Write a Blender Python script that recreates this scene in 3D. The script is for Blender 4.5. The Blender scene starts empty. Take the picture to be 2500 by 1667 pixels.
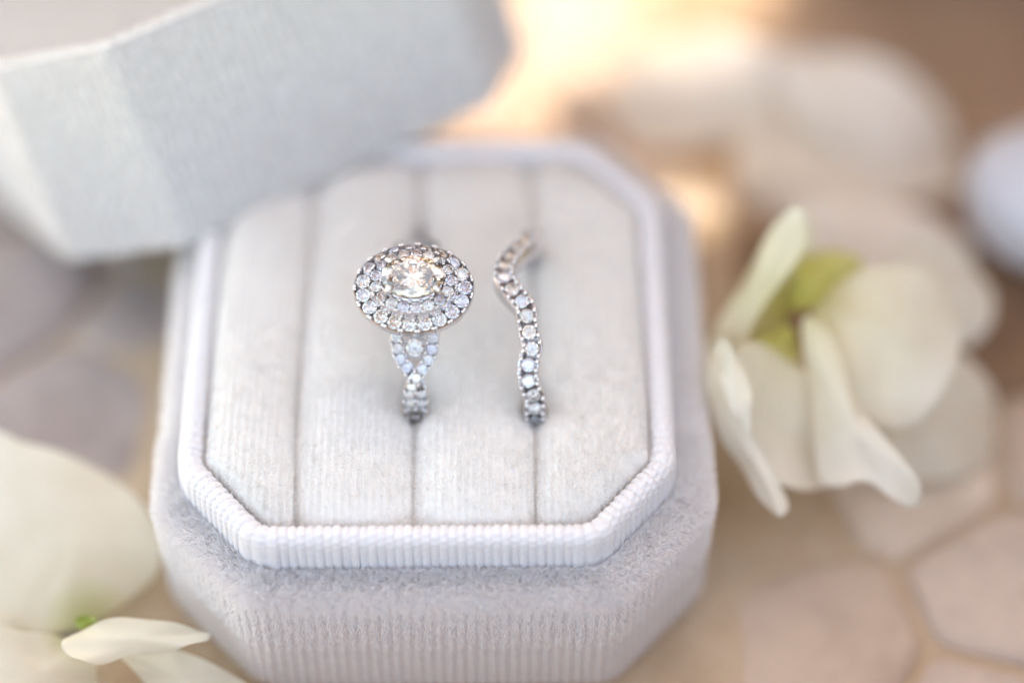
import bpy, math, random
import numpy as np
from mathutils import Matrix, Vector
sc = bpy.context.scene
col = sc.collection
PI = math.pi
R_ = math.radians
sc.unit_settings.system = 'METRIC'
sc.unit_settings.scale_length = 0.01          # one unit is one centimetre

# ------------------------------------------------------------ camera
CAM = np.array([0.63470718, -14.34880198, 18.20241998])
FW = np.array([0.00736492, 0.62290184, -0.78226533]); FW /= np.linalg.norm(FW)
YAW, ROLL, FPX = 0.0118, 0.0025, 5780.645
_r = np.array([math.cos(YAW), -math.sin(YAW), 0.0]); _u = np.cross(_r, FW)
RT = _r * math.cos(ROLL) + _u * math.sin(ROLL)
UP = -_r * math.sin(ROLL) + _u * math.cos(ROLL)
cam = bpy.data.cameras.new('camera'); camo = bpy.data.objects.new('camera', cam); col.objects.link(camo)
camo.matrix_world = Matrix(((RT[0], UP[0], -FW[0], CAM[0]), (RT[1], UP[1], -FW[1], CAM[1]), (RT[2], UP[2], -FW[2], CAM[2]), (0, 0, 0, 1)))
cam.sensor_width = 36.0; cam.sensor_fit = 'HORIZONTAL'; cam.lens = 36.0 * FPX / 2500.0
cam.clip_start = 0.5; cam.clip_end = 2000.0
cam.dof.use_dof = True; cam.dof.focus_distance = 21.70; cam.dof.aperture_fstop = 0.035
cam.dof.aperture_blades = 9
sc.camera = camo

# ------------------------------------------------------------ sky, sun, exposure
SUN_EL, SUN_AZ = R_(35), R_(12)               # azimuth clockwise from +Y
SUN = np.array([math.sin(SUN_AZ) * math.cos(SUN_EL), math.cos(SUN_AZ) * math.cos(SUN_EL), math.sin(SUN_EL)])
w = bpy.data.worlds.new('World'); sc.world = w; w.use_nodes = True
wn = w.node_tree.nodes; bg = wn['Background']
sky = wn.new('ShaderNodeTexSky'); sky.sky_type = 'NISHITA'; sky.sun_disc = False
sky.sun_elevation = SUN_EL; sky.sun_rotation = SUN_AZ
sky.air_density = 1.0; sky.dust_density = 2.0; sky.ozone_density = 1.0
w.node_tree.links.new(sky.outputs[0], bg.inputs[0]); bg.inputs[1].default_value = 0.15
ld = bpy.data.lights.new('sun', 'SUN'); lo = bpy.data.objects.new('sun', ld); col.objects.link(lo)
ld.energy = 2.0; ld.angle = R_(0.5); ld.color = (1.0, 0.95, 0.94)
lo.rotation_euler = Vector(SUN).to_track_quat('Z', 'Y').to_euler(); lo.location = (8, 40, 40)
vs = sc.view_settings
vs.view_transform = 'Standard'; vs.look = 'None'; vs.gamma = 1.0; vs.exposure = 2.95
vs.use_white_balance = True; vs.white_balance_temperature = 9200; vs.white_balance_tint = 7
cy = sc.cycles
cy.max_bounces = 18; cy.transmission_bounces = 16; cy.glossy_bounces = 8; cy.diffuse_bounces = 8
cy.use_denoising = True
try: cy.denoiser = 'OPENIMAGEDENOISE'
except Exception: pass

# ------------------------------------------------------------ helpers
WM = {}
def put(o, M=None, parent=None):
    M = M or Matrix.Identity(4)
    if parent is not None:
        o.parent = parent; o.matrix_parent_inverse = Matrix.Identity(4)
        o.matrix_basis = WM[parent.name].inverted() @ M
    else:
        o.matrix_basis = M
    WM[o.name] = M
    return o
def tag(o, label=None, cat=None, group=None, kind=None):
    for k, v in (('label', label), ('category', cat), ('group', group), ('kind', kind)):
        if v: o[k] = v
    return o
def empty(name, M, label, cat, group=None):
    o = bpy.data.objects.new(name, None); col.objects.link(o); o.empty_display_size = 0.2
    put(o, M if isinstance(M, Matrix) else Matrix.Translation(M)); tag(o, label, cat, group)
    return o
def mesh(name, V, F, mat, smooth=True):
    me = bpy.data.meshes.new(name)
    V = np.asarray(V, np.float32).reshape(-1, 3)
    if isinstance(F, np.ndarray) and F.ndim == 2:
        n, k = F.shape
        me.vertices.add(len(V)); me.vertices.foreach_set('co', V.ravel())
        me.loops.add(n * k); me.loops.foreach_set('vertex_index', F.astype(np.int32).ravel())
        me.polygons.add(n); me.polygons.foreach_set('loop_start', np.arange(0, n * k, k, dtype=np.int32))
        me.update(calc_edges=True)
    else:
        me.from_pydata([tuple(map(float, v)) for v in V], [], [tuple(f) for f in F]); me.update()
    me.polygons.foreach_set('use_smooth', np.full(len(me.polygons), smooth, bool))
    if mat: me.materials.append(mat)
    me.validate()
    return me
def obj(name, me, M=None, parent=None):
    o = bpy.data.objects.new(name, me); col.objects.link(o); return put(o, M, parent)
def grid_faces(nu, nv, cu=False, cv=False, flip=False):
    u = np.arange(nu if cu else nu - 1); v = np.arange(nv if cv else nv - 1)
    U, V = np.meshgrid(u, v, indexing='ij'); U2 = (U + 1) % nu; V2 = (V + 1) % nv
    q = np.stack([U * nv + V, U2 * nv + V, U2 * nv + V2, U * nv + V2], -1).reshape(-1, 4)
    return q[:, ::-1].copy() if flip else q
def at(x, y, depth):                           # a point of the place seen along one line of sight, at a distance
    x *= 2500 / 2352; y *= 2500 / 2352
    return CAM + depth * (FW + RT * (x - 1250) / FPX - UP * (y - 833.5) / FPX)
def onplane(x, y, P0, n):
    x *= 2500 / 2352; y *= 2500 / 2352
    d = FW + RT * (x - 1250) / FPX - UP * (y - 833.5) / FPX
    return CAM + d * (((P0 - CAM) @ n) / (d @ n))
rng = np.random.default_rng(7)
random.seed(4)

# ------------------------------------------------------------ materials
def M_(name):
    m = bpy.data.materials.new(name); m.use_nodes = True
    nt = m.node_tree; return m, nt, nt.nodes['Principled BSDF']
def noise(nt, scale, detail=3, rough=0.55, coord='Object', dist=0.0):
    tc = nt.nodes.new('ShaderNodeTexCoord'); n = nt.nodes.new('ShaderNodeTexNoise')
    n.inputs['Scale'].default_value = scale; n.inputs['Detail'].default_value = detail
    n.inputs['Roughness'].default_value = rough; n.inputs['Distortion'].default_value = dist
    nt.links.new(tc.outputs[coord], n.inputs['Vector']); return n
def ramp(nt, src, stops):
    r = nt.nodes.new('ShaderNodeValToRGB'); e = r.color_ramp.elements
    while len(e) < len(stops): e.new(0.5)
    for k, (p, c) in enumerate(stops): e[k].position = p; e[k].color = (*c, 1)
    nt.links.new(src, r.inputs[0]); return r
def bump(nt, src, bsdf, strength, dist):
    b = nt.nodes.new('ShaderNodeBump'); b.inputs['Strength'].default_value = strength; b.inputs['Distance'].default_value = dist
    nt.links.new(src, b.inputs['Height']); nt.links.new(b.outputs[0], bsdf.inputs['Normal'])
def velvet_mat(name, c0, c1, sc1=14.0):
    m, nt, b = M_(name)
    n = noise(nt, sc1, 5, 0.65); r = ramp(nt, n.outputs[0], [(0.3, c0), (0.7, c1)])
    nt.links.new(r.outputs[0], b.inputs['Base Color'])
    b.inputs['Roughness'].default_value = 1.0; b.inputs['Specular IOR Level'].default_value = 0.1
    b.inputs['Sheen Weight'].default_value = 0.35; b.inputs['Sheen Roughness'].default_value = 0.5
    n2 = noise(nt, 70, 4, 0.7); bump(nt, n2.outputs[0], b, 0.7, 0.012)
    return m
def fibre_mat(name, c0, c1):
    m, nt, b = M_(name)
    hi = nt.nodes.new('ShaderNodeHairInfo'); r = ramp(nt, hi.outputs['Random'], [(0.0, c0), (1.0, c1)])
    df = nt.nodes.new('ShaderNodeBsdfDiffuse'); tr = nt.nodes.new('ShaderNodeBsdfTranslucent'); gl = nt.nodes.new('ShaderNodeBsdfGlossy')
    gl.inputs['Roughness'].default_value = 0.45
    mx = nt.nodes.new('ShaderNodeMixShader'); mx.inputs[0].default_value = 0.35
    m2 = nt.nodes.new('ShaderNodeMixShader'); m2.inputs[0].default_value = 0.10
    for s in (df, tr): nt.links.new(r.outputs[0], s.inputs['Color'])
    nt.links.new(df.outputs[0], mx.inputs[1]); nt.links.new(tr.outputs[0], mx.inputs[2])
    nt.links.new(mx.outputs[0], m2.inputs[1]); nt.links.new(gl.outputs[0], m2.inputs[2])
    nt.links.new(m2.outputs[0], nt.nodes['Material Output'].inputs[0]); nt.nodes.remove(b)
    return m
MV = velvet_mat('grey_velvet', (0.62, 0.61, 0.635), (0.73, 0.72, 0.735))
MLID = velvet_mat('lid_velvet', (0.43, 0.415, 0.415), (0.51, 0.49, 0.485), 11.0)  # same velvet as the base, colour darkened for the lid's shaded front
MCUSH = velvet_mat('cushion_velvet', (0.73, 0.72, 0.705), (0.81, 0.80, 0.78), 10.0)
MFIB = fibre_mat('velvet_fibre', (0.84, 0.83, 0.845), (0.96, 0.955, 0.955))
MFIBC = fibre_mat('cushion_fibre', (0.72, 0.71, 0.70), (0.90, 0.89, 0.87))
def ribbon_mat():
    m, nt, b = M_('grosgrain_ribbon')
    n = noise(nt, 40, 3); r = ramp(nt, n.outputs[0], [(0.3, (0.64, 0.63, 0.655)), (0.7, (0.73, 0.72, 0.74))])
    nt.links.new(r.outputs[0], b.inputs['Base Color'])
    b.inputs['Roughness'].default_value = 0.85; b.inputs['Specular IOR Level'].default_value = 0.25; b.inputs['Sheen Weight'].default_value = 0.2
    n2 = noise(nt, 160, 2); bump(nt, n2.outputs[0], b, 0.35, 0.006)
    return m
MRIB = ribbon_mat()
def metal_mat(name, c, rough):
    m, nt, b = M_(name); b.inputs['Metallic'].default_value = 1.0
    b.inputs['Base Color'].default_value = (*c, 1)
    n = noise(nt, 60, 4); r = ramp(nt, n.outputs[0], [(0.3, (rough * 0.7,) * 3), (0.7, (rough * 1.4,) * 3)])
    nt.links.new(r.outputs[0], b.inputs['Roughness'])
    n2 = noise(nt, 25, 3); bump(nt, n2.outputs[0], b, 0.15, 0.01)
    return m
MGOLD = metal_mat('white_gold', (0.72, 0.70, 0.72), 0.13)
MDARK = metal_mat('recess_shade_gold', (0.68, 0.65, 0.66), 0.2)  # halo recess floor: gold with the recess shade put into its colour
def diamond_mat(name='diamond', c=(0.89, 0.87, 0.86, 1)):
    m, nt, b = M_(name); nt.nodes.remove(b); out = nt.nodes['Material Output']; last = None
    last = nt.nodes.new('ShaderNodeBsdfGlass'); last.inputs['IOR'].default_value = 2.42; last.inputs['Roughness'].default_value = 0.0; last.inputs['Color'].default_value = c
    if name == 'diamond':                                             # body colour varies a little per stone, partly standing in for fire
        oi = nt.nodes.new('ShaderNodeObjectInfo'); r = ramp(nt, oi.outputs['Random'], [(0.0, (.895, .895, .925)), (.5, (.91, .905, .905)), (1.0, (.93, .91, .89))])
        nt.links.new(r.outputs[0], last.inputs['Color'])
    nt.links.new(last.outputs[0], out.inputs[0])
    return m
MSHAD = metal_mat('shadowed_white_gold', (0.44, 0.41, 0.42), 0.24)  # white gold darkened in its colour to stand for shade and dark reflections
MDIA = diamond_mat(); MCEN = diamond_mat('warm_tint_diamond', (0.965, 0.925, 0.89, 1))  # centre stone: beige reflections put into the glass tint

# ------------------------------------------------------------ ground with laid stones
GZ = -1.50
def slope(y): return -.38 * np.clip(np.asarray(y) - 3.0, 0, 10)      # the ground falls away behind the box
def soil_mat():
    m, nt, b = M_('brown_soil'); n = noise(nt, 0.6, 6, 0.6)
    r = ramp(nt, n.outputs[0], [(0.3, (0.43, 0.31, 0.205)), (0.7, (0.61, 0.49, 0.375))]); nt.links.new(r.outputs[0], b.inputs['Base Color'])
    b.inputs['Roughness'].default_value = 0.95; n2 = noise(nt, 9, 5); bump(nt, n2.outputs[0], b, 0.8, 0.1); return m
def stone_mat(i, c0, c1):
    m, nt, b = M_('stone_face_%d' % i); n = noise(nt, 1.1, 6, 0.62, 'Object', 0.6)
    r = ramp(nt, n.outputs[0], [(0.28, c0), (0.55, c1), (0.8, tuple(x * 1.12 for x in c1))]); nt.links.new(r.outputs[0], b.inputs['Base Color'])
    b.inputs['Roughness'].default_value = 0.85; n2 = noise(nt, 14, 6, 0.7); bump(nt, n2.outputs[0], b, 0.6, 0.05); return m
MSOIL = soil_mat(); MBR = stone_mat(9, (0.17, 0.095, 0.055), (0.30, 0.185, 0.115)); MBL = stone_mat(7, (0.36, 0.25, 0.19), (0.52, 0.39, 0.30)); MPK = stone_mat(6, (0.52, 0.40, 0.37), (0.64, 0.52, 0.49)); MMV = stone_mat(8, (0.29, 0.235, 0.225), (0.41, 0.345, 0.33))
MST = [stone_mat(0, (0.55, 0.44, 0.36), (0.68, 0.57, 0.48)), stone_mat(1, (0.48, 0.39, 0.34), (0.60, 0.50, 0.44)),
       stone_mat(2, (0.58, 0.47, 0.38), (0.72, 0.61, 0.52)), stone_mat(3, (0.42, 0.32, 0.26), (0.56, 0.45, 0.37))]
def ground():
    xs = np.concatenate([np.linspace(-400, -30, 12), np.linspace(-24, 30, 150), np.linspace(40, 400, 12)])
    ys = np.concatenate([np.linspace(-400, -30, 12), np.linspace(-24, 30, 150), np.linspace(40, 400, 12)])
    X, Y = np.meshgrid(xs, ys, indexing='ij')
    far = np.clip(np.maximum(np.abs(X) - 3.0, np.abs(Y - .1) - 3.0) / .8, 0, 1); far = far * far * (3 - 2 * far)
    Z = GZ - .004 + far * (-.11 + 0.03 * np.sin(X * 1.7 + 0.6 * np.sin(Y)) * np.sin(Y * 1.3)) + slope(Y)
    V = np.stack([X, Y, Z], -1); g = obj('ground', mesh('ground', V, grid_faces(len(xs), len(ys)), MSOIL))
    tag(g, kind='structure'); return g
GROUND = ground()
def clip_poly(poly, mid, nrm):
    out = []
    for i in range(len(poly)):
        a, b = poly[i], poly[(i + 1) % len(poly)]; da, db = (a - mid) @ nrm, (b - mid) @ nrm
        if da <= 0: out.append(a)
        if da * db < 0: out.append(a + (b - a) * (da / (da - db)))
    return out
def chaikin(P, n=2):
    P = np.asarray(P)
    for _ in range(n):
        Q = np.roll(P, -1, 0); P = np.stack([P * .8 + Q * .2, P * .2 + Q * .8], 1).reshape(-1, P.shape[1])
    return P
def stones():
    S = 1.95; a = R_(38); sites = []
    for i in range(-10, 11):
        for j in range(-10, 11):
            p = np.array([i + (0.5 if j % 2 else 0), j * 0.92]) * S + rng.uniform(-.72, .72, 2)
            p = np.array([p[0] * math.cos(a) - p[1] * math.sin(a) + 1.0, p[0] * math.sin(a) + p[1] * math.cos(a) + 2.0])
            sites.append(p)
    sites = np.array(sites)
    for k, s in enumerate(sites):
        if not (-7.2 < s[0] < 9.4 and -5.5 < s[1] < 10.2): continue
        if (abs(s[0]) < 2.6 and abs(s[1]) < 2.8) or (2.3 < s[0] < 3.55 and -1.9 < s[1] < 4.2): continue       # bare earth round the box
        poly = [s + np.array(v) * 3 for v in ((-1, -1), (1, -1), (1, 1), (-1, 1))]
        dd = np.linalg.norm(sites - s, axis=1)
        for j in np.argsort(dd)[1:14]:
            q = sites[j]; n = (q - s) / dd[j]; poly = clip_poly(poly, (q + s) / 2 - n * rng.uniform(.02, .075), n)
            if len(poly) < 3: break
        if len(poly) < 3: continue
        P = np.asarray(poly); sl = lambda y: float(slope(y)); P = np.stack([P * .9 + np.roll(P, -1, 0) * .1, P * .1 + np.roll(P, -1, 0) * .9], 1).reshape(-1, 2); c = P.mean(0); n = len(P)
        z0, z1 = -1.85, GZ + rng.uniform(-.03, .03) - (0.02)
        if abs(s[0]) < 3.9 and abs(s[1]) < 4.1: z1 = GZ - 0.012
        tl = rng.uniform(-.015, .015, 2)
        V, F = [], []
        for sc_, z in ((1.0, z0), (1.0, z1 - .09), (.95, z1 - .035), (.84, z1 - .005), (.45, z1 + .012)):
            for v in P:
                q = c + (v - c) * sc_; V.append((q[0], q[1], z + sl(q[1]) + (tl @ (q - c) if z > z0 and z1 != GZ - 0.012 else 0)))
        for r in range(4):
            for i in range(n): F.append((r * n + i, r * n + (i + 1) % n, (r + 1) * n + (i + 1) % n, (r + 1) * n + i))
        F.append(tuple(range(4 * n, 5 * n)))
        obj('stone', mesh('stone', V, F, (MBL if s[1] > 4.2 else MBR) if s[0] > 3.9 and s[1] > .5 else MPK if s[1] > 3.8 and s[0] > -1 else MMV if s[0] < -2.4 and s[1] > -1.6 else MST[int(rng.integers(4))]), None, GROUND)
stones()

# ------------------------------------------------------------ rounded octagon outline
def octagon(w, h, a, b, r, N):
    """Closed outline of a rectangle 2w x 2h with corners cut by (a, b) and rounded by r; points, outward normals, arc length."""
    Q = np.array([(-w + a, -h), (w - a, -h), (w, -h + b), (w, h - b), (w - a, h), (-w + a, h), (-w, h - b), (-w, -h + b)], float)
    segs = []
    for i in range(8):
        p0, p1, p2 = Q[i - 1], Q[i], Q[(i + 1) % 8]
        d0 = (p1 - p0) / np.linalg.norm(p1 - p0); d1 = (p2 - p1) / np.linalg.norm(p2 - p1)
        an = math.acos(np.clip(d0 @ d1, -1, 1)); t = r * math.tan(an / 2)
        n0 = np.array([d0[1], -d0[0]]); c = p1 - d0 * t - n0 * r
        segs.append((p1 - d0 * t, p1 + d1 * t, c, n0, an))
    pts, nrm = [], []
    for i in range(8):
        s, e, c, n0, an = segs[i]
        for k in range(25):
            f = an * k / 24; n = np.array([n0[0] * math.cos(f) - n0[1] * math.sin(f), n0[0] * math.sin(f) + n0[1] * math.cos(f)])
            pts.append(c + n * r); nrm.append(n)
    pts = np.array(pts); nrm = np.array(nrm)
    P2 = np.vstack([pts, pts[:1]]); N2 = np.vstack([nrm, nrm[:1]])
    L = np.concatenate([[0], np.cumsum(np.linalg.norm(np.diff(P2, axis=0), axis=1))])
    s = np.linspace(0, L[-1], N, endpoint=False)
    P = np.stack([np.interp(s, L, P2[:, k]) for k in (0, 1)], -1); Nn = np.stack([np.interp(s, L, N2[:, k]) for k in (0, 1)], -1)
    Nn /= np.linalg.norm(Nn, axis=1)[:, None]
    return P, Nn, s, L[-1]
def resample(prof, n):
    prof = np.asarray(prof, float); L = np.concatenate([[0], np.cumsum(np.linalg.norm(np.diff(prof, axis=0), axis=1))])
    t = np.linspace(0, L[-1], n); p = np.stack([np.interp(t, L, prof[:, k]) for k in (0, 1)], -1)
    g = np.gradient(p, t, axis=0); g /= np.linalg.norm(g, axis=1)[:, None]
    return p, np.stack([-g[:, 1], g[:, 0]], -1), t, L[-1]           # normal to the left of travel
def sweep(P, N, d, z):
    return np.concatenate([P[:, None, :] + N[:, None, :] * d[..., None], z[..., None]], -1)
def arc(cx, cz, r, a0, a1, n):
    return [(cx + r * math.cos(R_(a0 + (a1 - a0) * k / n)), cz + r * math.sin(R_(a0 + (a1 - a0) * k / n))) for k in range(n + 1)]

# ------------------------------------------------------------ velvet pile as hair curves
def pile(name, roots, dirs, length, rad, mat, parent, M=None, droop=0.25):
    n = len(roots); hc = bpy.data.hair_curves.new(name); K = 4
    hc.add_curves([K] * n)
    t = np.linspace(0, 1, K)[None, :, None]
    side = rng.normal(0, 1, (n, 3)); side -= (side * dirs).sum(1)[:, None] * dirs
    P = roots[:, None, :] + dirs[:, None, :] * t * length[:, None, None] + side[:, None, :] * (t ** 2) * (droop * length)[:, None, None] * 0.6
    hc.position_data.foreach_set('vector', P.astype(np.float32).ravel())
    ra = hc.attributes.get('radius') or hc.attributes.new('radius', 'FLOAT', 'POINT')
    ra.data.foreach_set('value', (rad * (1 - 0.75 * np.tile(np.linspace(0, 1, K), n))).astype(np.float32))
    hc.materials.append(mat); o = obj(name, hc, M, parent); tag(o, kind='stuff'); return o
def unit(v): return v / np.linalg.norm(v, axis=-1, keepdims=True)

# ------------------------------------------------------------ ring box
W2, H2, CA, CB = 2.7, 2.874, 0.916, 1.02                            # outer half sizes and corner cuts
INS = 0.61
IW, IH, IA, IB = W2 - INS, H2 - INS, CA - INS * .5, CB - INS * .5     # inner opening
BOX = empty('ring_box', (0, 0, GZ), 'pale grey velvet octagonal ring box holding two rings in its ribbed cushion', 'ring box')
TOPZ, RIMZ = 0.0, 0.43
NR = 196
RO = .40; BW, BXO, BCA = 2.61, .055, .93
def box_shell(name, mat, parent, M, zb, pitch_n, per, amp):
    P, N, s, L = octagon(BW, H2, BCA, CB, RO, pitch_n * per); P = P + np.array([BXO, 0])
    prof = [(-.39, -.005), (-.25, -.004)] + arc(-.12, -.12, .12, 88, 2, 9) + [(0, -.3), (0, -.6), (0, zb + .4)] + arc(-.09, zb + .09, .09, 0, -85, 5) + [(-.36, zb)]
    p, nn, t, TL = resample(prof, 56)
    ribs = np.cos(2 * PI * s / (L / pitch_n))[:, None] * amp
    wgt = np.clip((-p[:, 1] - .06) / .14, 0.12, 1.0)
    d = p[None, :, 0] + ribs * wgt[None] * np.where(p[:, 1] < -.02, 1, 0.2)[None]
    z = np.broadcast_to(p[None, :, 1], d.shape).copy()
    V = sweep(P, N, d, z)
    return obj(name, mesh(name, V, grid_faces(V.shape[0], V.shape[1], True, False, True), mat), M, parent)
box_shell('box_base', MV, BOX, None, GZ, NR, 8, 0.010)

def ribbon():
    per = 12; P, N, s, L = octagon(IW, IH, IA, IB, 0.22, NR * per)
    prof = [(-.012, .0), (-.012, .30)] + arc(.107, .31, .119, 180, 8, 14) + [(.232, .2), (.238, .05), (.236, -.016), (.30, -.020), (.40, -.022)]
    p, nn, t, TL = resample(prof, 74)
    pit = L / NR; k = np.floor(s / pit).astype(int)
    amp = 0.020 * (np.abs(np.sin(PI * s / pit)) ** .6 - 1)
    wob = rng.normal(0, 1, NR) * .0032; amp = amp + wob[k % NR]
    amp = amp; top = np.exp(-((t - .60) / .17) ** 4)
    ph = np.where(k % 2 == 0, 0.0, 0.5)
    cell = (np.abs(np.sin(PI * (t[None] / .075 + ph[:, None]))) ** .55 - 1) * (0.003 + .013 * top)[None]
    low = np.exp(-((p[:, 1] - .02) / .06) ** 2) * (t > .7)
    fine = (np.sin(2 * PI * t / .022) * .0012 * low)[None]
    disp = (amp[:, None] * (1 - .35 * top)[None] + cell + fine) * (p[:, 0] < .25)[None]
    d = p[None, :, 0] + disp * nn[None, :, 0]; z = p[None, :, 1] + disp * nn[None, :, 1]
    V = sweep(P, N, d, z)
    return obj('ribbon_rim', mesh('ribbon_rim', V, grid_faces(V.shape[0], V.shape[1], True, False, True), MRIB), None, BOX)
ribbon()

S1, S2, S3 = -1.214, -0.11, 1.01
EW = IW - .015; EH = IH - .01
def inner_x(y):                                                      # half width of the opening at depth y
    return EW - np.clip(np.abs(y) - (EH - IB), 0, None) * (IA / IB)
def gape(y, y0, y1, g):
    u = (y - (y0 + y1) / 2) / ((y1 - y0) / 2); return g * np.clip(1 - np.abs(u) ** 2.4, 0, None)
def notch(y, y0, ym, y1, g):
    u = np.where(y < ym, (y - y0) / (ym - y0), (y1 - y) / (y1 - ym)); u = np.clip(u, 0, 1); return g * u * u * (3 - 2 * u) ** 1.0
SEAM = [lambda y: (-inner_x(y), 0 * y), lambda y: (S1 + .012 * np.sin(y * 1.3), -.034 + 0 * y),
        lambda y: (S2 + .012 * np.sin(y * 1.1 + 1), -.030 + notch(y, -1.28, -.93, -.35, .145) + notch(y, .5, 1.05, 1.75, .10)),
        lambda y: (S3 + .008 * np.sin(y * 1.6), -.030 + notch(y, -1.25, -1.02, -.6, .115) + notch(y, .65, .98, 1.4, .085)), lambda y: (inner_x(y), 0 * y)]
def roll_surface(k, y, q):
    """Point of cushion roll k at depth y and position q (0 to 1) across it."""
    xl, gl = SEAM[k](y); xr, gr = SEAM[k + 1](y); xl = xl + gl; xr = xr - gr
    e = np.clip(1 - np.abs(y / (EH + .004)) ** 9, 0, 1) ** .5
    u = 2 * q - 1; cap = np.clip(1 - np.abs(u) ** 2.7, 0, 1) ** (1 / 2.1)
    x = (xl + xr) / 2 + (xr - xl) / 2 * u
    dome = .06 * (1 - (y / EH) ** 2) + .02 * (1 - (x / EW) ** 2) + .008 * np.sin(y * 2.1 + k * 2) + .006 * np.sin(x * 5 + y * 3)
    zt = .25 + (.20 + dome) * e
    z = (zt - .24) + .24 * cap
    z = z + .0105 * np.cos(2 * PI * (x + .006 * np.sin(y * 2.3)) / .071) * cap
    return np.stack([x, y + 0 * x, z], -1)
def cushion():
    for k in range(4):
        ny = 150; nq = 110
        y = np.sin(np.linspace(-PI / 2, PI / 2, ny)) * EH; q = .5 - .5 * np.cos(np.linspace(0, PI, nq)) ** 1
        Y, Q = np.meshgrid(y, q, indexing='ij'); V = roll_surface(k, Y, Q)
        lo_ = V[:, [0]].copy(); lo_[..., 2] = -.75; hi_ = V[:, [-1]].copy(); hi_[..., 2] = -.75
        V = np.concatenate([lo_, V, hi_], 1)
        obj('cushion_roll', mesh('cushion_roll', V, grid_faces(ny, nq + 2, flip=False), MCUSH), None, BOX)
cushion()
def cushion_pile(n=95000):
    R, D, Ls = [], [], []
    wid = np.array([.87, 1.1, 1.12, 1.08])
    for k in range(4):
        m = int(n * wid[k] / wid.sum()); y = rng.uniform(-1, 1, m) * EH * .995
        q = rng.uniform(0, 1, m); ed = rng.uniform(0, 1, m) < .22; q = np.where(ed, np.where(rng.uniform(0, 1, m) < .5, rng.beta(.7, 9, m), rng.beta(9, .7, m)), q)
        q = np.clip(q, .002, .998)
        a = roll_surface(k, y, q); b = roll_surface(k, y, np.clip(q + .004, 0, 1)); c = roll_surface(k, y + .004, q)
        tq = b - a; ty = c - a; nr = unit(np.cross(tq, ty) + 1e-12); nr = np.where(nr[:, [2]] < 0, -nr, nr)
        row = np.cos(2 * PI * a[:, 0] / .071)
        keep = rng.uniform(0, 1, m) < (.55 + .45 * row)
        d = unit(nr + np.array([.05, -.55, .1]) + rng.normal(0, .28, (m, 3)))
        R.append(a[keep]); D.append(d[keep]); Ls.append(rng.uniform(.028, .06, keep.sum()) * (1 + .25 * row[keep]))
    pile('velvet_pile', np.vstack(R), np.vstack(D), np.concatenate(Ls), .0026, MFIBC, BOX)
cushion_pile()
def ledge_pile(n=95000):
    P, N, s, L = octagon(BW, H2, BCA, CB, RO, 4000); P = P + np.array([BXO, 0])
    prof = [(-.365, 0.0), (-.25, 0.0)] + arc(-.12, -.12, .12, 88, 2, 9) + [(0, -.3), (0, -.75)]
    p, nn, t, TL = resample(prof, 200)
    if nn[0, 1] < 0: nn = -nn
    pr = np.where(P[:, 1] < -1.0, 3.0, 1.0); pr /= pr.sum(); i = rng.choice(len(P), n, p=pr)
    pt = np.exp(-t / .45); pt /= pt.sum(); j = rng.choice(200, n, p=pt)
    rib = np.cos(2 * PI * s[i] / (L / NR))
    wall = np.clip(-p[j, 1] / .13, 0, 1)
    keep = rng.uniform(0, 1, n) < 1 - wall * .38 * (1 - rib)
    i, j, rib, wall = i[keep], j[keep], rib[keep], wall[keep]; m = len(i)
    roots = np.concatenate([P[i] + N[i] * (p[j, 0] + .004 * rib * wall)[:, None], p[j, 1][:, None]], 1)
    nr = np.concatenate([N[i] * nn[j, 0][:, None], nn[j, 1][:, None]], 1)
    tan = np.concatenate([np.stack([-N[i][:, 1], N[i][:, 0]], -1), np.zeros((m, 1))], 1)
    out = np.concatenate([N[i], np.zeros((m, 1))], 1); dn = np.array([0, 0, -1.0])
    cl = np.sin(s[i] * 23 + 3 * np.sin(p[j, 0] * 14 + s[i] * 2)) * .5 + np.sin(s[i] * 61 + p[j, 0] * 40) * .35
    d = unit(nr * .9 + out * (.75 * (1 - wall))[:, None] + dn * (.9 * wall)[:, None] + tan * (cl * .6 * (1 - .6 * wall))[:, None] + rng.normal(0, .3, (m, 3)))
    pile('velvet_pile', roots, d, rng.uniform(.05, .12, m) * (1 - .55 * wall), .0036, MFIB, BOX, droop=.4)
ledge_pile()

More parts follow.
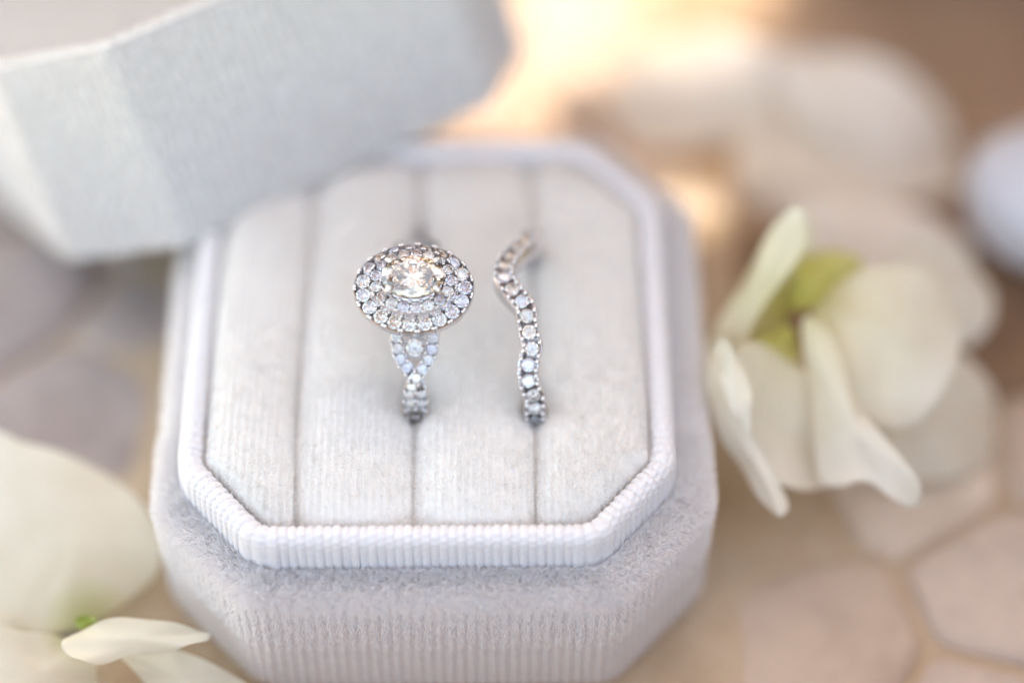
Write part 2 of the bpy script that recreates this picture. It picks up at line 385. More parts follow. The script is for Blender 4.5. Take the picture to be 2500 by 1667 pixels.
# ------------------------------------------------------------ lid leaning on the box
def rot_lid(a, b, c):
    return Matrix.Rotation(a, 4, 'Z') @ Matrix.Rotation(b, 4, 'X') @ Matrix.Rotation(c, 4, 'Y')
LM = Matrix.Translation((-2.11, 4.102, -1.004)) @ rot_lid(.511, -.541, -.047)
LID = empty('ring_box_cover', LM, 'grey velvet octagonal lid tilted open and leaning on the back left of the ring box', 'box lid')
def lid():
    h = 2.15; n, per = 196, 6; P, N, s, L = octagon(W2, H2, CA, CB, .14, n * per)
    prof = [(-.295, h - .25), (-.295, .3), (-.29, .02), (-.27, .0), (-.06, .0)] + arc(-.05, .05, .05, -90, 0, 4) + [(0, .4), (0, h - .3)] + arc(-.10, h - .10, .10, 0, 80, 6) + [(-.16, h + .0), (-.21, h - .03), (-.27, h - .008), (-.295, h)]
    p, nn, t, TL = resample(prof, 110)
    ribs = np.cos(2 * PI * s / (L / n))[:, None] * .013
    wg = ((p[:, 0] > -.02) & (p[:, 1] > .1)).astype(float)[None]
    sc_ = np.ones(len(p)); d = p[None, :, 0] + ribs * wg; z = np.broadcast_to(p[None, :, 1], d.shape)
    V = sweep(P, N, d, z)
    # close the top and the inside of the lid by drawing the last rings in towards the middle
    def draw_in(row, zs):
        return np.stack([np.concatenate([row[:, :2] * f, np.full((len(row), 1), z)], 1) for f, z in zs], 1)
    V = np.concatenate([draw_in(V[:, 0], [(.02, h - .26), (.5, h - .255)]), V, draw_in(V[:, -1], [(.9, h + .012), (.6, h + .03), (.3, h + .035), (.02, h + .036)])], 1)
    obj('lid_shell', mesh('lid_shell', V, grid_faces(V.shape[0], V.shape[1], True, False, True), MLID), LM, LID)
    m = 30000; i = rng.integers(0, len(P), m); zz = rng.uniform(.02, h - .02, m); rim = rng.uniform(0, 1, m) < .35
    zz = np.where(rim, h - .03 + 0 * zz, zz); dd = np.where(rim, -rng.uniform(.0, .14, m), 0)
    roots = np.concatenate([P[i] + N[i] * dd[:, None], (zz + np.where(rim, .02, 0))[:, None]], 1)
    out = np.concatenate([N[i], np.zeros((m, 1))], 1)
    d = unit(out * np.where(rim, .4, .8)[:, None] + np.array([0, 0, 1.0]) * np.where(rim, .9, -.7)[:, None] + rng.normal(0, .35, (m, 3)))
    pile('velvet_pile', roots, d, rng.uniform(.04, .09, m), .004, MFIB, LID, LM)
lid()

# ------------------------------------------------------------ gems and settings
def gem_mesh(name, fine=False, mat=None):
    V = []; F = []
    nT = 8; tr, tz, mr, mz = (.68, .26, .86, .16) if fine else (.56, .33, .80, .195)
    T = [(tr * math.cos(2 * PI * k / 8), tr * math.sin(2 * PI * k / 8), tz) for k in range(8)]
    Mi = [(mr * math.cos(2 * PI * (k + .5) / 8), mr * math.sin(2 * PI * (k + .5) / 8), mz) for k in range(8)]
    G = [(math.cos(2 * PI * k / 16), math.sin(2 * PI * k / 16), .03) for k in range(16)]
    G2 = [(x, y, -.03) for x, y, z in G]
    V = T + Mi + G + G2; t, m, g, h = 0, 8, 16, 32
    F.append(tuple(range(8)))
    for k in range(8):
        k1 = (k + 1) % 8
        F.append((t + k, m + k, t + k1))
        F.append((t + k, m + (k - 1) % 8, g + 2 * k)); F.append((t + k, g + 2 * k, m + k))
        F.append((m + k, g + 2 * k, g + 2 * k + 1)); F.append((m + k, g + 2 * k + 1, g + (2 * k + 2) % 16))
    if fine:
        for k in range(16): F.append((g + k, h + k, h + (k + 1) % 16, g + (k + 1) % 16))
        lo_ = len(V)
        V += [(.42 * math.cos(2 * PI * (k + .5) / 8), .42 * math.sin(2 * PI * (k + .5) / 8), -.56) for k in range(8)]; ap = len(V); V.append((0, 0, -.86))
        for k in range(8):
            k1 = (k + 1) % 8
            F.append((h + 2 * k, lo_ + k, h + 2 * k + 1)); F.append((h + 2 * k + 1, lo_ + k, h + (2 * k + 2) % 16))
            F.append((h + (2 * k + 2) % 16, lo_ + k, ap)); F.append((h + (2 * k + 2) % 16, ap, lo_ + k1))
    else:
        V = V[:32]; ap = len(V); V.append((0, 0, -.82))
        for k in range(16): F.append((g + k, ap, g + (k + 1) % 16))
    me = mesh(name, V, F, mat or MDIA, False)
    import bmesh
    bm = bmesh.new(); bm.from_mesh(me); bmesh.ops.recalc_face_normals(bm, faces=bm.faces[:]); bm.to_mesh(me); bm.free()
    return me
GEM = gem_mesh('diamond'); GEMF = gem_mesh('centre_diamond', True)
def frame_at(p, n, xdir, sx, sy=None, sz=None, spin=0.0):
    n = Vector(n).normalized(); x = Vector(xdir); x = (x - n * x.dot(n)).normalized(); y = n.cross(x)
    sy = sy or sx; sz = sz or sx
    M = Matrix(((x.x, y.x, n.x, p[0]), (x.y, y.y, n.y, p[1]), (x.z, y.z, n.z, p[2]), (0, 0, 0, 1)))
    return M @ Matrix.Rotation(spin, 4, 'Z') @ Matrix.Diagonal((sx, sy, sz, 1))
def gem(p, n, xdir, r, parent, name='diamond'):
    tilt = np.asarray(n, float) + rng.normal(0, .05, 3)
    return obj(name, GEMF, frame_at(p, tilt, xdir, r, spin=rng.uniform(0, PI)), parent)
def balls(P, r, seg=8):
    V, F = [], []
    th = np.linspace(0, PI, seg // 2 + 2)[1:-1]; ph = np.linspace(0, 2 * PI, seg, endpoint=False); nr = len(th)
    for c, rr in zip(P, r):
        o = len(V); c = np.asarray(c); V.append(c + (0, 0, rr))
        for a in th:
            for b in ph: V.append(c + rr * np.array([math.sin(a) * math.cos(b), math.sin(a) * math.sin(b), math.cos(a)]))
        V.append(c - (0, 0, rr)); e = len(V) - 1
        for i in range(seg):
            j = (i + 1) % seg; F.append((o, o + 1 + i, o + 1 + j)); F.append((e, e - seg + j, e - seg + i))
            for k in range(nr - 1): F.append((o + 1 + k * seg + i, o + 1 + (k + 1) * seg + i, o + 1 + (k + 1) * seg + j, o + 1 + k * seg + j))
    return V, F
def tube(path, lat, rad_dir, section, closed=False, caps=True):
    """Sweep a closed section (lateral, radial) along a path with given lateral and radial directions."""
    V = path[:, None, :] + lat[:, None, :] * section[None, :, [0]] + rad_dir[:, None, :] * section[None, :, [1]]
    F = [tuple(f) for f in grid_faces(len(path), len(section), closed, True)]
    n = len(section)
    if caps and not closed: F += [tuple(range(n)), tuple(range(len(path) * n - 1, len(path) * n - n - 1, -1))]
    return V.reshape(-1, 3), F
def recalc(me):
    import bmesh
    bm = bmesh.new(); bm.from_mesh(me); bmesh.ops.recalc_face_normals(bm, faces=bm.faces[:]); bm.to_mesh(me); bm.free(); return me

# ------------------------------------------------------------ engagement ring
RC = np.array([-.105, -.095, .25]); RR = 1.0
ENG = empty('engagement_ring', tuple(RC), 'white gold engagement ring with oval diamond in a double halo, standing in the left slot', 'ring')
def circ(th, x, r): return np.stack([RC[0] + x + 0 * th, RC[1] - r * np.cos(th), RC[2] + r * np.sin(th)], -1)
def raddir(th): return np.stack([0 * th, -np.cos(th), np.sin(th)], -1)
sect = np.array([(-.03, -.05), (.03, -.05), (.055, -.02), (.058, .02), (.050, .045), (.028, .012), (0, .0), (-.028, .012), (-.050, .045), (-.058, .02), (-.055, -.02)])
KN = np.array([(-15, .0), (-6, .045), (3, .0), (10, -.035), (19, -.062), (25.5, -.06), (34.6, 0), (39, .075), (43.8, .135), (50.7, .168), (57.7, .172), (66, .17), (76, .17)], float)
def eng():
    beads = []; brad = []
    for side in (-1, 1):
        for s in (-1, 1):
            thd = np.linspace(-15, 76, 120); x = np.interp(thd, KN[:, 0], KN[:, 1])
            for _ in range(3): x = np.convolve(np.pad(x, 4, 'edge'), np.ones(9) / 9, 'valid')
            x = x * s
            th = np.radians(thd); th = th if side < 0 else PI - th
            r = RR - .05 + s * .028 * np.exp(-((thd - 34.6) / 8) ** 2)
            P = circ(th, x, r); rd = raddir(th); tg = unit(np.gradient(P, axis=0)); lat = unit(np.cross(tg, rd))
            V, F = tube(P, lat, rd, sect)
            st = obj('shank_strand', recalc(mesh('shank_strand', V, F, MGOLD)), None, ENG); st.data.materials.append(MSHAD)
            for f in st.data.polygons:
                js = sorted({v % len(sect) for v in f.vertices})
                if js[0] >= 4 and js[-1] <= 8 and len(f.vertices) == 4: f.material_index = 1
            if side > 0: continue
            L = np.concatenate([[0], np.cumsum(np.linalg.norm(np.diff(P, axis=0), axis=1))]); q = np.arange(.06, L[-1], .099)
            for a in q:
                c = np.array([np.interp(a, L, P[:, k]) for k in range(3)]); n = np.array([np.interp(a, L, rd[:, k]) for k in range(3)]); l = np.array([np.interp(a, L, lat[:, k]) for k in range(3)])
                gem(c + n * .042, n, l, .050, st)
                a2 = a + .0495
                c2 = np.array([np.interp(a2, L, P[:, k]) for k in range(3)])
                for e in (-1, 1): beads.append(c2 + n * .058 + l * e * .048); brad.append(.0185)
    th = np.radians(np.linspace(163, 377, 60)); P = circ(th, 0 * th, RR - .05); rd = raddir(th); lat = np.tile([1.0, 0, 0], (60, 1))
    obj('shank', recalc(mesh('shank', *tube(P, lat, rd, sect * 1.4), MGOLD)), None, ENG)
    V, F = balls(beads, brad); b = obj('claw_beading', mesh('claw_beading', V, F, MGOLD), None, ENG); tag(b, kind='stuff')
    # round stones set in bezels between the strands
    for thd, r in ((50.5, .086), (13, .05)):
        t = R_(thd); n = raddir(np.array([t]))[0]; c = circ(np.array([t]), 0.0, RR - .05)[0]
        a = np.linspace(0, 2 * PI, 32, endpoint=False); y = np.cross(n, [1, 0, 0])
        ring = np.stack([np.cos(a), np.sin(a)], -1); prof = [(r * 1.02, .04), (r * 1.12, .058), (r * 1.30, .05), (r * 1.34, -.03), (r * .8, -.05), (r * .9, .0)]
        V = np.array([[c + np.array([1, 0, 0]) * q[0] * d + y * q[1] * d + n * h for d, h in prof] for q in ring])
        bz = obj('bezel', recalc(mesh('bezel', V, grid_faces(32, len(prof), True, True), MSHAD)), None, ENG)
        obj('bezel_diamond', GEMF, frame_at(c + n * .05, n, (1, 0, 0), r), bz)
    # head
    al = R_(14); n = np.array([0, -math.sin(al), math.cos(al)]); yv = np.array([0, math.cos(al), math.sin(al)]); xv = np.array([1.0, 0, 0])
    hc = RC + n * 1.25
    def ell(a, b, k): t = 2 * PI * k; return hc + xv * a * np.cos(t)[..., None] + yv * b * np.sin(t)[..., None], t
    def ellipse_arc(a, b, n_):
        t = np.linspace(0, 2 * PI, 721); p = np.stack([a * np.cos(t), b * np.sin(t)], -1); L = np.concatenate([[0], np.cumsum(np.linalg.norm(np.diff(p, axis=0), axis=1))])
        return np.interp(np.linspace(0, L[-1], n_, endpoint=False), L, t), L[-1]
    def halo(name, a, b, w, hgt, off, ns, gr, drop, phase):
        tt, L = ellipse_arc(a, b, ns * 12)
        nx = np.stack([np.cos(tt) / a, np.sin(tt) / b], -1); nx = unit(nx)
        P = np.stack([a * np.cos(tt), b * np.sin(tt)], -1)
        prof = np.array([(-w, -drop), (-w, hgt * .6), (-w * .90, hgt), (-w * .66, hgt * .1), (0, -gr * .75), (w * .66, hgt * .1), (w * .90, hgt), (w, hgt * .5), (w * .97, -drop * .6), (w * .75, -drop)])
        kk = (np.arange(ns * 12) + 6 + phase) % 12
        notch = np.where(kk == 0, 1.0, 0.0)
        V = []
        for i in range(len(tt)):
            for j, (d, h) in enumerate(prof):
                hh = h - (notch[i] * .03 if j in (1, 2, 6, 7) else 0)
                dd = d - (notch[i] * .010 if 6 <= j <= 8 else 0)
                q = P[i] + nx[i] * dd; V.append(hc + xv * q[0] + yv * q[1] + n * (hh + off))
        fr = obj(name, recalc(mesh(name, np.array(V), grid_faces(len(tt), len(prof), True, True), MGOLD, False)), None, ENG)
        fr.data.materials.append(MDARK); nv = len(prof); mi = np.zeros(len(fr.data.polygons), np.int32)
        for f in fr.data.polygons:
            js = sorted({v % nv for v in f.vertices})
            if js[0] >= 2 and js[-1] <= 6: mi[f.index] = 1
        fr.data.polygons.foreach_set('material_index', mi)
        bd, br = [], []
        for k in range(ns):
            i = k * 12; q = P[i]
            gem(hc + xv * q[0] + yv * q[1] + n * (off + hgt * .9), n + .1 * (xv * nx[i][0] + yv * nx[i][1]), xv, gr, fr)
            i2 = (i + 6) % len(tt)
            for e in (-.86, .86):
                for u in (-1, 1):
                    i3 = (i2 + u) % len(tt); q2 = P[i3] + nx[i3] * w * e; bd.append(hc + xv * q2[0] + yv * q2[1] + n * (off + hgt + .010)); br.append(.0145 if gr < .06 else .019)
        V, F = balls(bd, br); o = obj('claw_beading', mesh('claw_beading', V, F, MGOLD), None, fr); tag(o, kind='stuff')
    halo('outer_halo', .472, .372, .084, .03, 0.0, 19, .068, .10, 0)
    halo('inner_halo', .348, .272, .062, .03, .15, 17, .054, .14, 0)
    # gallery under the halo, tapering to the shank
    a = np.linspace(0, 2 * PI, 64, endpoint=False); prof = [(.40, .30, -.06), (.33, .25, -.16), (.20, .2, -.24), (.15, .18, -.30)]
    V = [[hc + xv * p[0] * math.cos(t) + yv * p[1] * math.sin(t) + n * p[2] for p in prof] for t in a]
    obj('gallery', recalc(mesh('gallery', np.array(V), grid_faces(64, 4, True), MGOLD)), None, ENG)
    # seat of the centre stone and the stone itself
    V = [[hc + xv * .270 * f * math.cos(t) + yv * .200 * f * math.sin(t) + n * z for f, z in ((1.0, .10), (1.0, .22), (.85, .16), (.3, .0))] for t in a]
    obj('basket', recalc(mesh('basket', np.array(V), grid_faces(64, 4, True), MGOLD)), None, ENG)
    obj('centre_diamond', gem_mesh('centre_diamond', True, MCEN), frame_at(hc + n * .275, n, xv, .290, .207, .235), ENG)
    for sx, sy in ((-1, 1), (1, 1), (-1, -1), (1, -1)):
        dx, dy = .290 * .78 * sx, .207 * .72 * sy
        c0 = hc + xv * dx * 1.1 + yv * dy * 1.1 + n * .10; c1 = hc + xv * dx * 1.07 + yv * dy * 1.07 + n * .28; c2 = hc + xv * dx * .93 + yv * dy * .93 + n * .315
        pts = [c0, c1, (c1 + c2) / 2 + n * .012, c2]; rad = [.022, .023, .025, .020]
        path = np.array(pts); tg = unit(np.gradient(path, axis=0)); l1 = unit(np.cross(tg, xv + .3 * yv)); l2 = np.cross(tg, l1)
        aa = np.linspace(0, 2 * PI, 10, endpoint=False)
        V = np.array([[path[i] + rad[i] * (l1[i] * math.cos(t) + l2[i] * math.sin(t)) for t in aa] for i in range(4)])
        F = [tuple(f) for f in grid_faces(4, 10, False, True)] + [tuple(range(10)), tuple(range(39, 29, -1))]
        V2, F2 = balls([c2], [.027], 12); o = 40
        obj('prong', recalc(mesh('prong', np.vstack([V.reshape(-1, 3), np.array(V2)]), F + [tuple(i + o for i in f) for f in F2], MGOLD)), None, ENG)
eng()

# ------------------------------------------------------------ contoured wedding band
BC = np.array([1.01, -.084, .25]); BR = 1.06
BAND = empty('wedding_band', tuple(BC), 'wavy white gold wedding band with one row of small diamonds in the right slot', 'ring')
WV = np.array([(-40, 1.01), (-10, 1.005), (5.7, 1.005), (15.0, 1.006), (22.5, 1.012), (30.8, 0.949), (37.9, 0.937), (44.8, 0.956), (49.7, 0.988), (55.0, 0.964), (61.2, 0.939), (66.8, 0.934), (71.1, 0.922), (75.6, 0.86), (81.8, 0.773), (88.4, 0.723), (93.8, 0.724), (102.2, 0.77), (109.8, 0.855), (117.9, 0.934), (130.1, 0.976), (145, 1.0), (160, 1.01), (320, 1.01)])
def band():
    thd = np.linspace(-40, 320, 720, endpoint=False); x = np.interp(thd, WV[:, 0], WV[:, 1])
    for _ in range(2): x = np.convolve(np.pad(x, 3, 'wrap'), np.ones(7) / 7, 'valid')
    th = np.radians(thd); P = np.stack([x, BC[1] - BR * np.cos(th), BC[2] + BR * np.sin(th)], -1); rd = raddir(th)
    tg = unit(np.roll(P, -1, 0) - np.roll(P, 1, 0)); lat = unit(np.cross(tg, rd)); lat = np.where(lat[:, [0]] < 0, -lat, lat)
    w = .098; sec = np.array([(-w, -.16), (-w * 1.02, -.08), (-w, -.015), (-w * .88, .0), (-w * .5, -.045), (0, -.075), (w * .5, -.045), (w * .88, 0), (w, -.015), (w * 1.02, -.08), (w, -.16), (w * .5, -.19), (-w * .5, -.19)])
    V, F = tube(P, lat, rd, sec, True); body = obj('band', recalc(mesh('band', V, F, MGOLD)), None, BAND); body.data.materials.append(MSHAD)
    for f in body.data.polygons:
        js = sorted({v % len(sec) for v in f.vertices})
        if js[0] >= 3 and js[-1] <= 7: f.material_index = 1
    L = np.concatenate([[0], np.cumsum(np.linalg.norm(np.diff(P, axis=0), axis=1))]); bd, br = [], []
    def smp(a, A): return np.array([np.interp(a, L, A[:, k]) for k in range(3)])
    a = np.interp(0, thd, L); end = np.interp(150, thd, L); k = 0
    while a < end:
        c, n, l = smp(a, P), smp(a, rd), smp(a, lat)
        gem(c + n * .004, n, l, .066, BAND)
        for du in (-.032, .032):
            c2, l2, n2 = smp(a + .077 + du, P), smp(a + .077 + du, lat), smp(a + .077, rd)
            for e in (-1, 1): bd.append(c2 + n2 * .014 + l2 * e * .076); br.append(.0255)
        a += .154; k += 1
    V, F = balls(bd, br); o = obj('claw_beading', mesh('claw_beading', V, F, MGOLD), None, BAND); tag(o, kind='stuff')
band()

# ------------------------------------------------------------ flowers
def petal_mat(name, centre, r0, r1, c_in, c_mid, c_out, trans=.5):
    m, nt, b = M_(name)
    g = nt.nodes.new('ShaderNodeNewGeometry'); vm = nt.nodes.new('ShaderNodeVectorMath'); vm.operation = 'DISTANCE'; vm.inputs[1].default_value = tuple(centre)
    nt.links.new(g.outputs['Position'], vm.inputs[0]); mr = nt.nodes.new('ShaderNodeMapRange'); mr.inputs[1].default_value = r0; mr.inputs[2].default_value = r1
    nt.links.new(vm.outputs['Value'], mr.inputs[0]); r = ramp(nt, mr.outputs[0], [(0, c_in), (.4, c_mid), (1, c_out)])
    nz = noise(nt, 2.2, 4); mx = nt.nodes.new('ShaderNodeMix'); mx.data_type = 'RGBA'; mx.blend_type = 'MULTIPLY'; mx.inputs[0].default_value = .5
    r2 = ramp(nt, nz.outputs[0], [(.3, (.88, .86, .80)), (.7, (1, 1, 1))]); nt.links.new(r.outputs[0], mx.inputs[6]); nt.links.new(r2.outputs[0], mx.inputs[7])
    tr = nt.nodes.new('ShaderNodeBsdfTranslucent'); ms = nt.nodes.new('ShaderNodeMixShader'); ms.inputs[0].default_value = trans
    nt.links.new(mx.outputs[2], b.inputs['Base Color']); nt.links.new(mx.outputs[2], tr.inputs['Color'])
    b.inputs['Roughness'].default_value = .55; b.inputs['Specular IOR Level'].default_value = .3
    nt.links.new(b.outputs[0], ms.inputs[1]); nt.links.new(tr.outputs[0], ms.inputs[2]); nt.links.new(ms.outputs[0], nt.nodes['Material Output'].inputs[0])
    return m
def spline(P, n=56):
    P = np.asarray(P, float); m = len(P); t = np.linspace(0, m, n, endpoint=False); i = t.astype(int); f = (t - i)[:, None]
    p0, p1, p2, p3 = (P[(i + k) % m] for k in (-1, 0, 1, 2))
    return .5 * (2 * p1 + (p2 - p0) * f + (2 * p0 - 5 * p1 + 4 * p2 - p3) * f ** 2 + (3 * p1 - p0 - 3 * p2 + p3) * f ** 3)
def petal(parent, mat, outline, depth, tilt=(0, 0), bulge=.12, thick=.016, ripple=.06, name='petal'):
    O = np.array(outline, float); c = O.mean(0); P0 = at(c[0], c[1], depth); n = -FW + RT * tilt[0] + UP * tilt[1]; n = n / np.linalg.norm(n)
    S = spline(O); ring = np.array([onplane(x, y, P0, n) for x, y in S]); cen = ring.mean(0)
    fr = np.array([0.04, .2, .38, .56, .72, .86, .95, 1.0]); K, m = len(fr), len(ring); ph = rng.uniform(0, 6)
    an = np.linspace(0, 2 * PI, m, endpoint=False)
    h = .7 * bulge * (1 - fr[:, None] ** 1.5) - .05 * np.exp(-((np.sin(an[None] / 2 + ph)) / .35) ** 2) * np.sin(PI * fr[:, None]) + ripple * fr[:, None] ** 2 * np.sin(3 * an[None] + ph) + .4 * ripple * fr[:, None] ** 3 * np.sin(7 * an[None] + ph * 2)
    top = cen + (ring[None] - cen) * fr[:, None, None] + n * h[..., None]
    th = thick * (1 - .6 * fr[:, None] ** 4)
    bot = top - n * th[..., None]
    V = np.concatenate([top, bot[::-1]], 0)
    F = [tuple(f) for f in grid_faces(2 * K, m, False, True)] + [tuple(range(m)), tuple(range(2 * K * m - 1, 2 * K * m - m - 1, -1))]
    return obj(name, recalc(mesh(name, V, F, mat)), None, parent)
def flower_right():
    ctr = at(1815, 700, 23.6)
    m = petal_mat('cream_petal_right', ctr, .1, 1.7, (.60, .57, .18), (.88, .84, .68), (.90, .88, .82))
    mg = petal_mat('green_centre_right', ctr, .0, 1.0, (.50, .50, .10), (.66, .63, .20), (.80, .77, .40))
    f = empty('white_flower', tuple(at(1840, 900, 23.9)), 'large cream flower with yellow green centre right beside the ring box', 'flower', 'white flowers lying around the box')
    petal(f, m, [(2060, 550), (2180, 560), (2265, 630), (2280, 720), (2230, 790), (2130, 760), (2060, 650)], 24.6, (.2, .4), .12)
    petal(f, m, [(1900, 880), (2050, 820), (2190, 810), (2265, 880), (2297, 970), (2270, 1050), (2195, 1095), (2100, 1100), (1990, 1080), (1920, 1000)], 23.9, (.5, .2), .2)
    petal(f, m, [(1865, 715), (1930, 645), (2020, 612), (2120, 618), (2190, 680), (2208, 760), (2190, 850), (2120, 960), (2040, 980), (1960, 930), (1910, 830)], 23.3, (.15, .35), .25)
    petal(f, m, [(1850, 480), (1795, 500), (1730, 590), (1672, 700), (1632, 790), (1640, 880), (1690, 860), (1720, 790), (1770, 680), (1830, 590)], 23.2, (-.7, .1), .12)
    petal(f, m, [(1850, 490), (1872, 560), (1850, 640), (1805, 740), (1752, 800), (1700, 850), (1640, 870), (1640, 790), (1680, 700), (1735, 600), (1795, 510)], 23.6, (.1, .15), -.12)
    petal(f, m, [(1632, 790), (1628, 870), (1648, 980), (1690, 1070), (1745, 1145), (1795, 1185), (1806, 1160), (1770, 1080), (1722, 985), (1690, 880)], 22.7, (-.6, .0), .10)
    petal(f, m, [(1640, 800), (1660, 880), (1690, 960), (1720, 1000), (1728, 930), (1705, 850), (1670, 780)], 22.55, (-.5, .2), .06)
    petal(f, m, [(1690, 810), (1750, 788), (1825, 830), (1880, 900), (1940, 1010), (1920, 1105), (1850, 1125), (1780, 1112), (1730, 1050), (1700, 960)], 22.95, (.45, .25), -.18)
    petal(f, m, [(1846, 735), (1890, 745), (1940, 830), (1972, 930), (2020, 990), (2080, 1060), (2117, 1120), (2098, 1162), (2050, 1145), (1990, 1105), (1930, 1120), (1880, 1100), (1866, 980), (1850, 850)], 22.8, (-.3, .2), .12)
    petal(f, mg, [(1825, 640), (1845, 590), (1900, 575), (1975, 600), (1960, 650), (1900, 690), (1850, 710), (1822, 690)], 23.5, (.2, .5), .12, name='flower_centre')
    petal(f, mg, [(1735, 790), (1770, 755), (1815, 755), (1835, 800), (1822, 850), (1790, 850)], 23.3, (0, .3), .08, name='flower_centre')
def flower_back():
    ctr = at(1770, 440, 27.7)
    m = petal_mat('cream_petal_back', ctr, .1, 1.6, (.76, .68, .38), (.92, .86, .74), (.94, .90, .84), .22)
    f = empty('white_flower', tuple(at(1760, 420, 26.6)), 'pale blurred flower farthest back, behind the right corner of the ring box', 'flower', 'white flowers lying around the box')
    petal(f, m, [(1270, 195), (1340, 185), (1420, 220), (1500, 300), (1450, 330), (1360, 305), (1290, 255)], 28.4, (-.2, .2), .15)
    petal(f, m, [(1405, 240), (1440, 140), (1510, 92), (1610, 72), (1720, 90), (1800, 140), (1825, 230), (1755, 310), (1640, 335), (1530, 345), (1435, 330)], 27.2, (-.1, .15), .3)
    petal(f, m, [(1800, 130), (1950, 118), (2080, 170), (2170, 270), (2215, 400), (2205, 500), (2120, 545), (2000, 525), (1900, 430), (1830, 310), (1785, 200)], 27.1, (.2, .1), .3)
    petal(f, m, [(1690, 350), (1760, 255), (1860, 320), (1930, 400), (1955, 470), (1900, 525), (1820, 535), (1750, 500), (1690, 420)], 26.8, (.0, .3), .2)
    petal(f, m, [(1720, 200), (1900, 230), (1975, 420), (1840, 545), (1745, 480), (1700, 330)], 27.5, (.1, .2), .15)
    petal(f, m, [(1790, 400), (2000, 370), (2215, 410), (2240, 550), (2120, 650), (1920, 610), (1790, 530)], 26.7, (.2, .3), .2)
    petal(f, m, [(1600, 150), (1800, 105), (1905, 190), (1830, 345), (1690, 340), (1590, 270)], 27.4, (.0, .1), .15)
    petal(f, m, [(1830, 470), (2000, 455), (2160, 510), (2235, 600), (2100, 665), (1950, 645), (1850, 570)], 25.8, (.1, .3), .12)
    petal(f, m, [(1890, 490), (2050, 480), (2210, 520), (2190, 580), (2060, 600), (1960, 585)], 26.4, (.1, .4), .15)
def flower_left():
    ctr = at(205, 1430, 22.6)
    m = petal_mat('cream_petal_left', ctr, .02, 1.2, (.60, .64, .30), (.87, .84, .73), (.90, .88, .80))
    mg = petal_mat('green_centre_left', ctr, .0, .5, (.35, .5, .10), (.45, .58, .15), (.6, .65, .3))
    f = empty('white_flower', tuple(at(210, 1440, 22.9)), 'white flower cut off by the lower left corner, one petal edge sharp', 'flower', 'white flowers lying around the box')
    petal(f, m, [(-60, 1015), (60, 1018), (160, 1045), (260, 1095), (330, 1160), (368, 1240), (362, 1310), (305, 1370), (220, 1425), (130, 1458), (40, 1450), (-60, 1440)], 22.95, (.1, .25), .22)
    petal(f, m, [(-80, 1452), (60, 1452), (150, 1462), (215, 1490), (222, 1550), (215, 1640), (60, 1680), (-80, 1680)], 22.3, (.15, .3), .12)
    petal(f, m, [(255, 1485), (340, 1480), (430, 1500), (520, 1540), (610, 1600), (650, 1680), (430, 1690), (350, 1590), (300, 1530)], 22.2, (-.1, .35), .10)
    petal(f, m, [(140, 1475), (190, 1438), (275, 1422), (380, 1430), (452, 1440), (483, 1455), (468, 1478), (400, 1492), (300, 1500), (220, 1525), (170, 1515)], 22.0, (.0, .6), .07)
    petal(f, mg, [(172, 1428), (190, 1414), (215, 1416), (226, 1430), (205, 1444), (180, 1444)], 22.35, (0, .3), .04, name='flower_centre')
flower_right(); flower_back(); flower_left()

# ------------------------------------------------------------ grey blue pebble cut by the right edge
def pebble():
    m, nt, b = M_('blue_grey_pebble'); n = noise(nt, 1.2, 5); r = ramp(nt, n.outputs[0], [(.3, (.52, .54, .60)), (.7, (.64, .66, .71))])
    nt.links.new(r.outputs[0], b.inputs['Base Color']); b.inputs['Roughness'].default_value = .7
    c = at(2400, 450, 25.6); me = bpy.data.meshes.new('pebble')
    import bmesh
    bm = bmesh.new(); bmesh.ops.create_icosphere(bm, subdivisions=4, radius=1.0)
    for v in bm.verts:
        p = v.co; k = 1 + .06 * math.sin(3 * p.x + 1) * math.cos(2.5 * p.y) + .04 * math.sin(5 * p.z + p.x * 2)
        v.co = Vector((p.x * 1.05 * k, p.y * .95 * k, p.z * .62 * k))
    bm.to_mesh(me); bm.free(); me.polygons.foreach_set('use_smooth', np.full(len(me.polygons), True)); me.materials.append(m)
    o = obj('pebble', me, Matrix.Translation((c[0] + .12, c[1], max(c[2], GZ + .55))) @ Matrix.Rotation(.5, 4, 'Z'))
    tag(o, 'smooth blue grey pebble cut off by the right edge of the picture', 'pebble')
pebble()

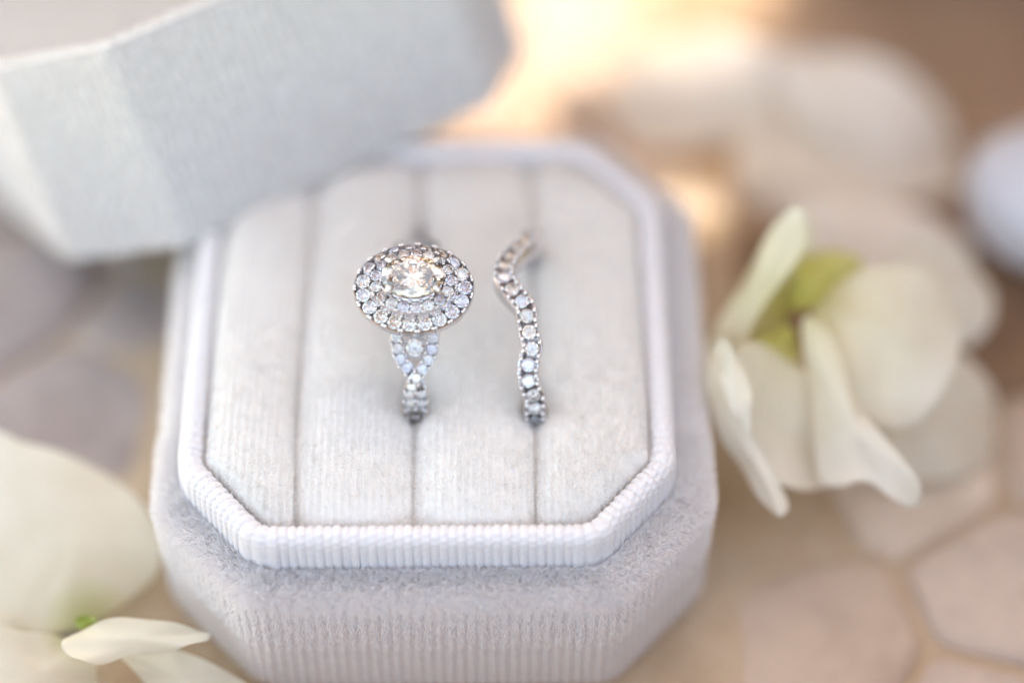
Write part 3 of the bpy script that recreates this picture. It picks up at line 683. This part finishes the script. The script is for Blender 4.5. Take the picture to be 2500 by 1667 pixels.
# ------------------------------------------------------------ unseen wooden screen, added to shade the scene
def screen():
    m, nt, b = M_('weathered_wood'); n = noise(nt, .5, 6, .6, 'Object', 1.5); r = ramp(nt, n.outputs[0], [(.3, (.22, .13, .07)), (.7, (.42, .28, .17))])
    nt.links.new(r.outputs[0], b.inputs['Base Color']); b.inputs['Roughness'].default_value = .8
    Y = 10.5; s = empty('shade_screen', (-8, Y, GZ), 'unseen plank screen with rafters overhead, added to shade the ring box', 'screen')
    def box(name, x0, x1, y0, y1, z0, z1):
        e = min(.05, (x1 - x0) * .2, (y1 - y0) * .2); V = []
        for z, q in ((z0, 0), (z0 + e, e), (z1 - e, e), (z1, 0)):
            k = e if q == 0 else 0
            V += [(x0 + k, y0 + k, z), (x1 - k, y0 + k, z), (x1 - k, y1 - k, z), (x0 + k, y1 - k, z)]
        F = [(3, 2, 1, 0), (12, 13, 14, 15)] + [(4 * r + i, 4 * r + (i + 1) % 4, 4 * r + 4 + (i + 1) % 4, 4 * r + 4 + i) for r in range(3) for i in range(4)]
        obj(name, recalc(mesh(name, V, F, m, False)), None, s)
    T = 15
    SL = (2.3, 4.1)
    spans = [(-9.4, -4.6, []), (-4.6, 1.0, [])]
    x = 1.0                                                          # laths and gaps shaped to form the sun patches behind the box
    while x < 4.9:
        g = [(-4.6, 1.9)] if x < 2.5 else [(-4.6, .5)] if x < 3.3 else [(-4.6, -1.4), SL]
        k = .068 if x < 2.5 else .055
        spans += [(x, x + k, g), (x + k, x + .17, [])]; x += .17
    spans += [(x, 9, []), (9, 14, []), (14, 20, [])]
    for a, b_, gaps in spans:
        z = -5.0
        for g0, g1 in gaps + [(T, T)]:
            box('plank', a, b_ - .005, Y, Y + (.05 if b_ - a < .3 else .7), z, g0); z = g1
    for k in range(5): box('plank', 13.0, 13.7, -14 + 4.9 * k, -14 + 4.9 * k + 4.86, -5.0, 8.0)  # side planks added to cut the light from the right
    box('rail', -9.4, 20, Y + .7, Y + 1.4, 5.8, 6.8); box('rail', -9.4, 20, Y + .7, Y + 1.4, 12, 13)
    for x in (-9.2, 17.6): box('post', x, x + 2.2, Y + 1.4, Y + 3.6, -5.0, 26.0)
    box('beam', -36, 22, Y + 1.2, Y + 3.8, 26.0, 28.5)
    for k in range(7): box('rafter', -33 + 8.4 * k, -29.4 + 8.4 * k, -34, 16, 28.5, 31.5)  # rafters added so the diamonds pick up dark bars
screen()
def board():  # added out of view to darken the box's front wall
    m, nt, b = M_('dark_wood'); n = noise(nt, .8, 6, .6, 'Object', 1.5); r = ramp(nt, n.outputs[0], [(.3, (.13, .08, .05)), (.7, (.26, .17, .11))])
    nt.links.new(r.outputs[0], b.inputs['Base Color']); b.inputs['Roughness'].default_value = .7
    e = .06; V = []; x0, x1, y0, y1 = -11, 13, -8.3, -7.6
    for z, k in ((-1.75, 0), (1.9, 0), (2.0, e)): V += [(x0 + k, y0 + k, z), (x1 - k, y0 + k, z), (x1 - k, y1 - k, z), (x0 + k, y1 - k, z)]
    F = [(3, 2, 1, 0), (8, 9, 10, 11)] + [(4 * r_ + i, 4 * r_ + (i + 1) % 4, 4 * r_ + 4 + (i + 1) % 4, 4 * r_ + 4 + i) for r_ in range(2) for i in range(4)]
    o = obj('shade_board', recalc(mesh('shade_board', V, F, m, False))); tag(o, 'unseen dark board added to shade the front of the ring box', 'board')
board()
